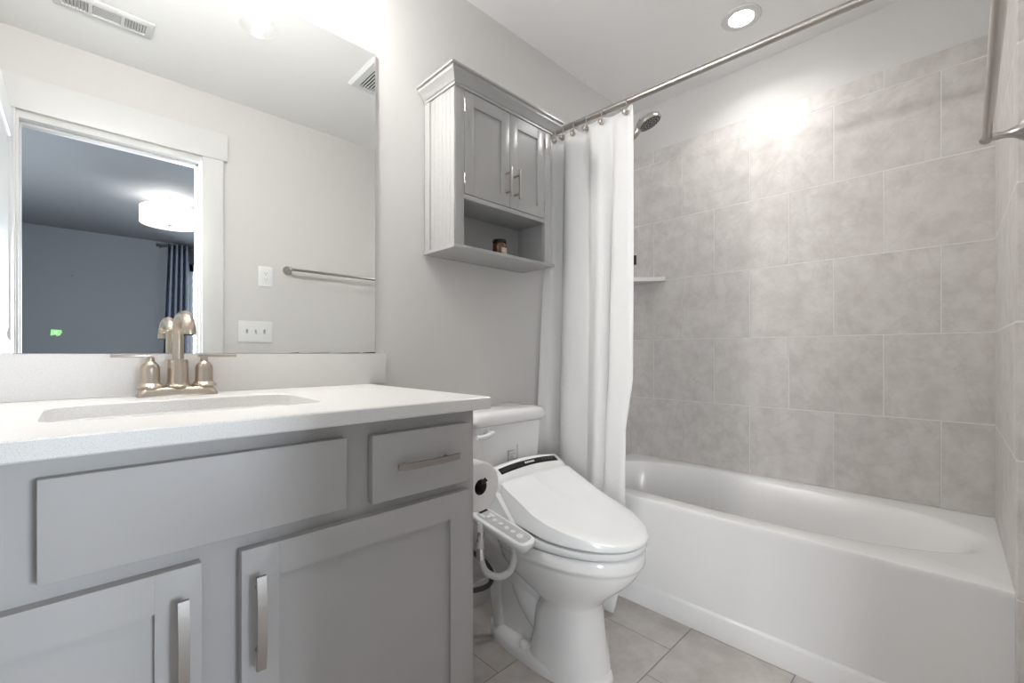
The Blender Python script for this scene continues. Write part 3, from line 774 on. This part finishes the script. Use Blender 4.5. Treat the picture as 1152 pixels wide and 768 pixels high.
# ------------------------------------------------------------------ bathtub
TF, TB, ZR = 1.636, XT - .001, .440
tub = thing('bathtub', ((TF + TB) / 2, .65, 0), 'white alcove bathtub with smooth apron below the tiled walls', 'bathtub')
tcx, tcy = 1.985, .62
def tub_in(g, z, e=2.6):
    """basin outline: rounded oblong"""
    out = []
    n = 72
    for k in range(n):
        a = 2 * pi * k / n; ca, sa = cos(a), sin(a)
        ex = 2.0 if sa < 0 else 3.2
        hx = .288 - g
        x = hx * math.copysign(abs(ca) ** (2 / (2.5 if sa < 0 else 3.4)), ca)
        y = (sa * (.668 - g * 2.6) if sa < 0 else math.copysign(abs(sa) ** (2 / 3.0), sa) * (.700 - g * .7))
        out.append((tcx + .012 + x, tcy + y, z))
    return out
def tub_out(z, in_=0.0):
    n = 72; out = []
    x0, x1, y0, y1 = TF + in_, TB - .001, -.083, YM - .016
    mx_, my_ = tcx + .012, tcy
    for k in range(n):
        a = 2 * pi * k / n; dx, dy = cos(a) * .3, sin(a) * .68
        t = min(((x1 - mx_) / dx) if dx > 1e-6 else ((x0 - mx_) / dx if dx < -1e-6 else 1e9), ((y1 - my_) / dy) if dy > 1e-6 else ((y0 - my_) / dy if dy < -1e-6 else 1e9))
        out.append([mx_ + dx * t, my_ + dy * t, z])
    for c in ((x0, y0), (x1, y0), (x0, y1), (x1, y1)):
        ac = math.atan2((c[1] - my_) / .68, ((TF if c[0] < tcx else c[0]) - mx_) / .3)
        k = round(ac / (2 * pi) * n) % n; out[k][0], out[k][1] = c
    for q in out:                           # follow the slightly skewed end tile
        if q[1] < -.07: q[1] = lerp([(1.6, -.0855), (XT, -.0725)], q[0]) + .001
    return [tuple(q) for q in out]
b = B()
b.loft([tub_out(0, .004), tub_out(.078, .002), tub_out(.083, .005), tub_out(.088, .012), tub_out(.42, .006), tub_out(.433, .004), tub_out(.4385, .007), tub_out(.440, .013),
        tub_in(-.006, .440), tub_in(.004, .437), tub_in(.012, .425), tub_in(.035, .36), tub_in(.06, .24), tub_in(.085, .14), tub_in(.12, .10), tub_in(.18, .088), tub_in(.25, .085)], True, False, True)
obj('tub_body', b, M['tub'], tub, angle=40)
obj('drain', B().lathe([(.03, 0), (.03, .003), (.01, .004), (0, .004)], (tcx, 1.10, .088)), M['chrome'], tub)
obj('overflow_plate', B().lathe([(.035, 0), (.035, .006), (.02, .010), (0, .011)], (tcx, 1.278, .33), (0, -1, .1)), M['chrome'], tub)

# ------------------------------------------------------------------ shower: rod, rings, curtain, head, shelf
RX = 1.60
rz = lambda y: 2.030 + .024 * y
cr = thing('curtain_rod', (RX, .65, 2.0), 'brushed nickel shower curtain rod spanning the tub front', 'rod')
obj('rod', B().cyl((RX, YO + .002, rz(YO)), (RX, YM - .002, rz(YM)), .0125, 20), M['nickel'], cr)
for y, s_ in ((YM, -1), (YO, 1)):
    obj('flange', B().lathe([(.03, 0), (.03, .006), (.018, .014), (.0145, .03)], (RX, y, rz(y)), (0, s_, 0)), M['nickel'], cr)

YC0, YC1 = 1.376, .938
RINGS = [1.368, 1.335, 1.288, 1.228, 1.160, 1.078, .962]
def cur(u, v):
    """u along the rod from the wall, v down: hung from the rings at the top, broad soft folds towards the hem"""
    y0 = YC0 + (YC1 - YC0) * u
    sag = 0; bul = 0
    for k, (a, c) in enumerate(zip(RINGS, RINGS[1:])):
        if c <= y0 <= a:
            t = (a - y0) / (a - c); sag = sin(pi * t) * (.020 if k < 5 else .008); bul = sin(pi * t) * (.020 if k < 5 else .006) * (1 if k % 2 else -1)
    top = rz(y0) - .028 - sag * .8 + (.005 if u > .96 else 0)
    hem = .030 - (.012 * max(0, (u - .8) / .2))
    z = top + (hem - top) * v
    amp = lerp([(0, .004), (.10, .018), (.5, .033), (1, .044)], v)
    base = lerp([(0, RX - .004), (.35, RX - .016), (.70, 1.566), (1, 1.548)], v)
    w = u + .05 * sin(2 * pi * u * 1.3 + .6)
    ph = 2 * pi * 3.3 * w + .9
    x = base - amp * (.75 * sin(ph) + .30 * sin(1.7 * ph + 1.1)) + bul * lerp([(0, 1), (.3, .45), (1, .2)], v)
    y = y0 + .022 * cos(ph) * v ** .5
    if u < .25: x -= .038 * (1 - u / .25) ** 1.5 * min(1, v / .6)      # the wall end swings out into the room
    if v > .55 and u > .75:                  # the open edge falls back a little below the tub's top
        k = min(1, (v - .55) / .10) * (u - .75) / .25; y += .030 * k
    if v > .94 and u > .6: x -= .055 * ((v - .94) / .06) ** .7 * min(1, (u - .6) / .2); y += .012 * (v - .94) / .06
    y = min(y, YM - .018)
    x = min(x, 1.628)
    return (x, y, z)
b = B().grid(cur, 180, 60)
cu = tag(obj('shower_curtain', b, M['cloth'], None, angle=180, solidify=.0018), 'white fabric shower curtain gathered at the wall end of the rod', 'shower curtain')
ring0 = None
for i in range(7):
    y = RINGS[i]
    z = rz(y)
    labs = ['curtain ring nearest the back wall, partly behind the cabinet crown', 'second curtain ring from the wall end of the rod', 'third curtain ring from the wall end of the rod',
            'middle curtain ring of the seven on the rod', 'third curtain ring from the open edge of the curtain', 'second curtain ring from the open edge of the curtain', 'curtain ring at the open edge of the shower curtain']
    if ring0 is None:
        ring0 = thing('curtain_ring', (RX, y, z), labs[0], 'curtain ring', 'rings holding the shower curtain')
        pts = [(RX + .0165 * sin(2 * pi * k / 20), y, z + .0165 * cos(2 * pi * k / 20) - .003) for k in range(17)]
        pts += [(RX - .017, y, z - .030), (RX - .015, y, z - .045)]
        obj('hook', B().tube(pts, .0018, 8), M['nickel'], ring0)
        obj('ball', B().lathe([(.001, -.013), (.008, -.011), (.0125, -.004), (.0125, .004), (.008, .011), (.001, .013)], (RX - .022, y, z - .050), 'X', 16), M['nickel'], ring0)
        r0y, r0z = y, z
    else:
        dup(ring0, (0, y - r0y, z - r0z), labs[i])

sh = thing('shower_fixture', (1.99, 1.2, 2.1), 'nickel hand shower head on its arm above the tub', 'shower head')
hd = Vector((1.99, 1.08, 2.155)); ax = Vector((.20, -.36, -.90)).normalized()
obj('shower_arm', B().lathe([(.028, 0), (.028, .004), (.012, .010)], (1.985, YM - .014, 2.06), (0, -1, 0)).tube(smoothpath([(1.985, YM - .014, 2.06), (1.985, 1.34, 2.055), (1.985, 1.27, 2.015)], 6), .0095, 12), M['nickel'], sh)
obj('holder', B().lathe([(.012, 0), (.02, .008), (.02, .04), (.014, .05)], (1.985, 1.285, 2.03), (0, -.55, -.6)), M['nickel'], sh)
b = B().lathe([(.020, -.030), (.040, -.022), (.056, -.012), (.0595, .0), (.0585, .008), (.052, .010)], hd, ax, 36)
obj('head', b, M['nickel'], sh)
fc = obj('spray_face', B().lathe([(.051, .0095), (.051, .0115), (.0, .013)], hd, ax, 36), M['rubber'], sh, label='dark spray face')
nz = B(); a_ = ax.orthogonal().normalized(); c_ = ax.cross(a_)
for r_, n_ in ((.012, 6), (.026, 12), (.040, 18)):
    for k in range(n_):
        p = hd + ax * .012 + (a_ * cos(2 * pi * k / n_) + c_ * sin(2 * pi * k / n_)) * r_
        nz.lathe([(.0022, 0), (.0014, .003)], p, ax, 6)
obj('nozzles', nz, M['lightgrey'], fc)
b = B().tube(smoothpath([hd - ax * .016 + Vector((-.01, .02, -.004)), (1.978, 1.145, 2.115), (1.986, 1.21, 2.08), (1.985, 1.262, 1.985), (1.985, 1.285, 1.90)], 7), [.021] * 4 + [.016] * 6 + [.0125] * 19, 14)
obj('handle', b, M['nickel'], sh)
b = B().tube(smoothpath([(1.985, 1.285, 1.90), (1.985, 1.30, 1.70), (1.98, 1.33, 1.30), (1.97, 1.345, 1.12), (1.955, 1.345, 1.06), (1.94, 1.345, 1.12), (1.945, 1.34, 1.40), (1.97, 1.32, 1.80), (1.985, 1.30, 2.0)], 8), .007, 10)
obj('hose', b, M['nickel'], sh)

b = B().prism([(XT - .0005, YM - .0145), (XT - .0005, 1.172), (XT - .012, 1.165), (2.135, YM - .024), (2.142, YM - .0145)], 'Z', 1.427, 1.449)
tag(obj('corner_shelf', b, M['quartz'], None), 'white stone triangular corner shelf on the shower tile', 'shelf')
b = B().box(XT - .010, XT - .001, 1.348, 1.366, 1.545, 1.600, .003).tube(smoothpath([(XT - .010, 1.357, 1.590), (XT - .024, 1.357, 1.588), (XT - .028, 1.357, 1.570)], 4), .004, 8)
tag(obj('wall_hook', b, M['blackmetal'], None), 'small black hook on the shower tile beside the curtain edge', 'hook')

# ------------------------------------------------------------------ opposite wall: towel bar, outlet, switches
tb = thing('towel_bar', (1.21, YO, 1.52), 'brushed nickel towel bar on the wall opposite the mirror', 'towel bar')
BZ, BYY = 1.527, -.033
obj('bar', B().cyl((.900, BYY, BZ), (1.518, BYY, BZ), .0085, 18), M['nickel'], tb)
for x in (.905, 1.513):
    p = B().lathe([(.026, 0), (.026, .004), (.021, .010), (.012, .022), (.008, .036), (.0085, .058)], (x, YO, BZ), (0, 1, 0), 28)
    p.lathe([(.0005, -.011), (.008, -.0095), (.0125, -.003), (.0125, .003), (.008, .0095), (.0005, .011)], (x, BYY, BZ), 'X', 20)
    obj('post', p, M['nickel'], tb)
def plate(b, x0, x1, z0, z1): return b.loft([[(x, YO + .0005, z) for x, z in rrect(x0, x1, z0, z1, .004, 3)], [(x, YO + .005, z) for x, z in rrect(x0, x1, z0, z1, .004, 3)], [(x, YO + .0065, z) for x, z in rrect(x0 + .003, x1 - .003, z0 + .003, z1 - .003, .003, 3)]])
ou = thing('outlet', (.785, YO, 1.42), 'white duplex wall outlet above the switch plate', 'outlet')
obj('cover_plate', plate(B(), .748, .824, 1.418, 1.534), M['plastic'], ou)
obj('receptacle', B().box(.769, .803, YO + .006, YO + .0085, 1.442, 1.510, .002), M['plastic'], ou)
b = B()
for z in (1.459, 1.492):
    b.box(.7785, .7805, YO + .0083, YO + .0088, z, z + .008).box(.790, .792, YO + .0083, YO + .0088, z, z + .008).box(.7835, .7875, YO + .0083, YO + .0088, z - .008, z - .004)
obj('slots', b, M['dark'], ou)
sw = thing('switch_plate', (.73, YO, 1.09), 'white wide triple light switch plate beside the door casing', 'light switch')
obj('cover_plate', plate(B(), .643, .822, 1.090, 1.213), M['plastic'], sw)
for x, up_ in ((.687, 1), (.7325, -1), (.778, 1)):
    t = B().box(x - .005, x + .005, YO + .006, YO + .0085, 1.139, 1.164, .001)
    t.obox((x, YO + .012, 1.1515 + up_ * .006), (.0035, 0, 0), (0, .006, up_ * .005), (0, -.002, .004), .0008)
    obj('toggle', t, M['lightgrey'], sw)

# ------------------------------------------------------------------ ceiling: can light, exhaust fan, air register
rl = thing('recessed_light', (1.997, .662, ZC), 'round recessed ceiling light over the bathtub', 'ceiling light')
obj('trim_ring', B().lathe([(.048, -.004), (.052, -.006), (.074, -.004), (.077, -.0005), (.048, -.0005), (.048, -.004)], (1.997, .662, ZC), 'Z', 48, False, False), M['trim'], rl)
obj('lens', B().lathe([(.049, -.004), (.049, -.0025)], (1.997, .662, ZC), 'Z', 40), M['led'], rl)
lamp('recessed_lamp', 'AREA', (1.997, .662, ZC - .009), LIGHT_RECESS, (1, .985, .965), .10, spread=radians(145))
ef = thing('exhaust_fan', (1.145, .672, ZC), 'square white exhaust fan grille on the bathroom ceiling', 'fan')
x0, x1, y0, y1 = 1.005, 1.285, .532, .812
b = B()
def fr(i, z): return [(x0 + i, y0 + i, z), (x1 - i, y0 + i, z), (x1 - i, y1 - i, z), (x0 + i, y1 - i, z)]
b.loft([fr(0, ZC - .0005), fr(0, ZC - .008), fr(.010, ZC - .018), fr(.040, ZC - .020), fr(.042, ZC - .018), fr(.042, ZC - .0005)], True, False, False)
obj('frame', b, M['trim'], ef)
obj('dark_cavity', B().box(x0 + .040, x1 - .040, y0 + .040, y1 - .040, ZC - .006, ZC - .001), M['dark'], ef)
for k in range(13):
    x = x0 + .052 + k * .0147
    obj('louvre', B().box(x - .0022, x + .0022, y0 + .041, y1 - .041, ZC - .0195, ZC - .013, .0006), M['trim'], ef)
rg = thing('air_register', (.08, .285, ZC), 'long white air supply register on the ceiling by the door', 'vent')
x0, x1, y0, y1 = -.075, .235, .220, .346
b = B()
b.loft([fr(0, ZC - .0005), fr(0, ZC - .004), fr(.006, ZC - .009), fr(.026, ZC - .010), fr(.028, ZC - .003)], True, False, False)
for x in (.028, .128): b.box(x, x + .012, y0 + .027, y1 - .027, ZC - .010, ZC - .002)
obj('frame', b, M['trim'], rg)
obj('dark_cavity', B().box(x0 + .026, x1 - .026, y0 + .026, y1 - .026, ZC - .003, ZC - .001), M['grey'], rg)
for xa, xb, sg in ((-.047, .026, -1), (.142, .207, 1)):
    n = 7
    for k in range(n):
        x = xa + (xb - xa) * (k + .5) / n
        obj('louvre', B().obox((x, .283, ZC - .007), (.0034, 0, sg * .0035), (0, .036, 0), (.0005, 0, -.0005)), M['trim'], rg)
for k in range(7):
    y = y0 + .034 + k * .0098
    obj('louvre', B().obox((.084, y, ZC - .007), (.043, 0, 0), (0, .0018, 0), (0, 0, .0006)), M['trim'], rg)

# ------------------------------------------------------------------ bedroom seen in the mirror
lx, ly = .600, -2.33
dl = thing('ceiling_lamp', (lx, ly, ZC), 'white drum shade ceiling lamp in the bedroom', 'ceiling light')
obj('canopy', B().lathe([(.058, -.001), (.058, -.012), (.05, -.018), (.0, -.020)], (lx, ly, ZC), 'Z', 32), M['nickel'], dl)
obj('stem', B().cyl((lx, ly, ZC - .015), (lx, ly, 2.335), .007, 12), M['nickel'], dl)
obj('drum_shade', B().lathe([(.215, 2.200), (.218, 2.202), (.218, 2.345), (.215, 2.347)], (lx, ly, 0), 'Z', 56, False, False), M['drum'], dl, solidify=.003)
obj('diffuser', B().lathe([(.214, 2.203), (.214, 2.206)], (lx, ly, 0), 'Z', 56), M['drumbot'], dl)
obj('finial', B().lathe([(.018, 2.203), (.018, 2.196), (.008, 2.188), (0, 2.187)], (lx, ly, 0), 'Z', 20), M['nickel'], dl)
b = B()
for k in range(3): b.cyl((lx, ly, 2.337), (lx + .213 * cos(2.1 * k), ly + .213 * sin(2.1 * k), 2.337), .003, 8)
obj('spider', b, M['nickel'], dl)
lamp('drum_bulb', 'POINT', (lx, ly, 2.30), LIGHT_DRUM, (1, .95, .88), .06)

RY, RZ = BY + .10, 2.375
wr = thing('window_curtain_rod', (1.75, RY, RZ), 'black curtain rod above the bedroom window', 'rod')
obj('rod', B().cyl((.70, RY, RZ), (2.80, RY, RZ), .0125, 14), M['blackmetal'], wr)
for x in (.70, 2.80): obj('finial', B().lathe([(.02, -.012), (.02, .012)], (x, RY, RZ), 'X', 16), M['blackmetal'], wr)
for x in (.735, 2.76): obj('bracket', B().cyl((x, RY, RZ), (x, BY, RZ - .01), .007, 10), M['blackmetal'], wr)
def wcur(u, v):
    wtop, wbot = (.80, 1.03), (.715, 1.03)
    x0, x1 = wtop[0] + (wbot[0] - wtop[0]) * v, wtop[1] + (wbot[1] - wtop[1]) * v
    return (x0 + (x1 - x0) * u, RY + .034 * cos(2 * pi * 4.5 * u), 2.41 - 2.37 * v)
b = B().grid(wcur, 90, 12)
tag(obj('window_curtain', b, M['bedcurtain'], None, angle=180, solidify=.003), 'blue-grey grommet curtain at the side of the bedroom window', 'curtain')
gt = thing('tape_patch', (-.178, BY, 1.21), 'small green masking tape patch on the blue-grey bedroom wall', 'tape')
b = B().prism([(-.222, 1.292), (-.140, 1.288), (-.134, 1.262), (-.150, 1.228), (-.176, 1.216), (-.186, 1.234), (-.226, 1.222)], 'Y', BY + .001, BY + .004)
obj('tape', b, M['green'], gt)
obj('tape', B().prism([(-.200, 1.276), (-.168, 1.274), (-.166, 1.244), (-.196, 1.242)], 'Y', BY + .004, BY + .006), mat('pale_green_tape', (.62, .82, .50), .6), gt, label='paler green strip')
tag(obj('nail', B().lathe([(.002, 0), (.002, .015), (.006, .016), (.006, .019)], (-.056, BY, 1.91), 'Y', 10), M['blackmetal'], None, origin=(-.056, BY, 1.91)), 'dark nail in the bedroom wall above the green tape', 'nail')
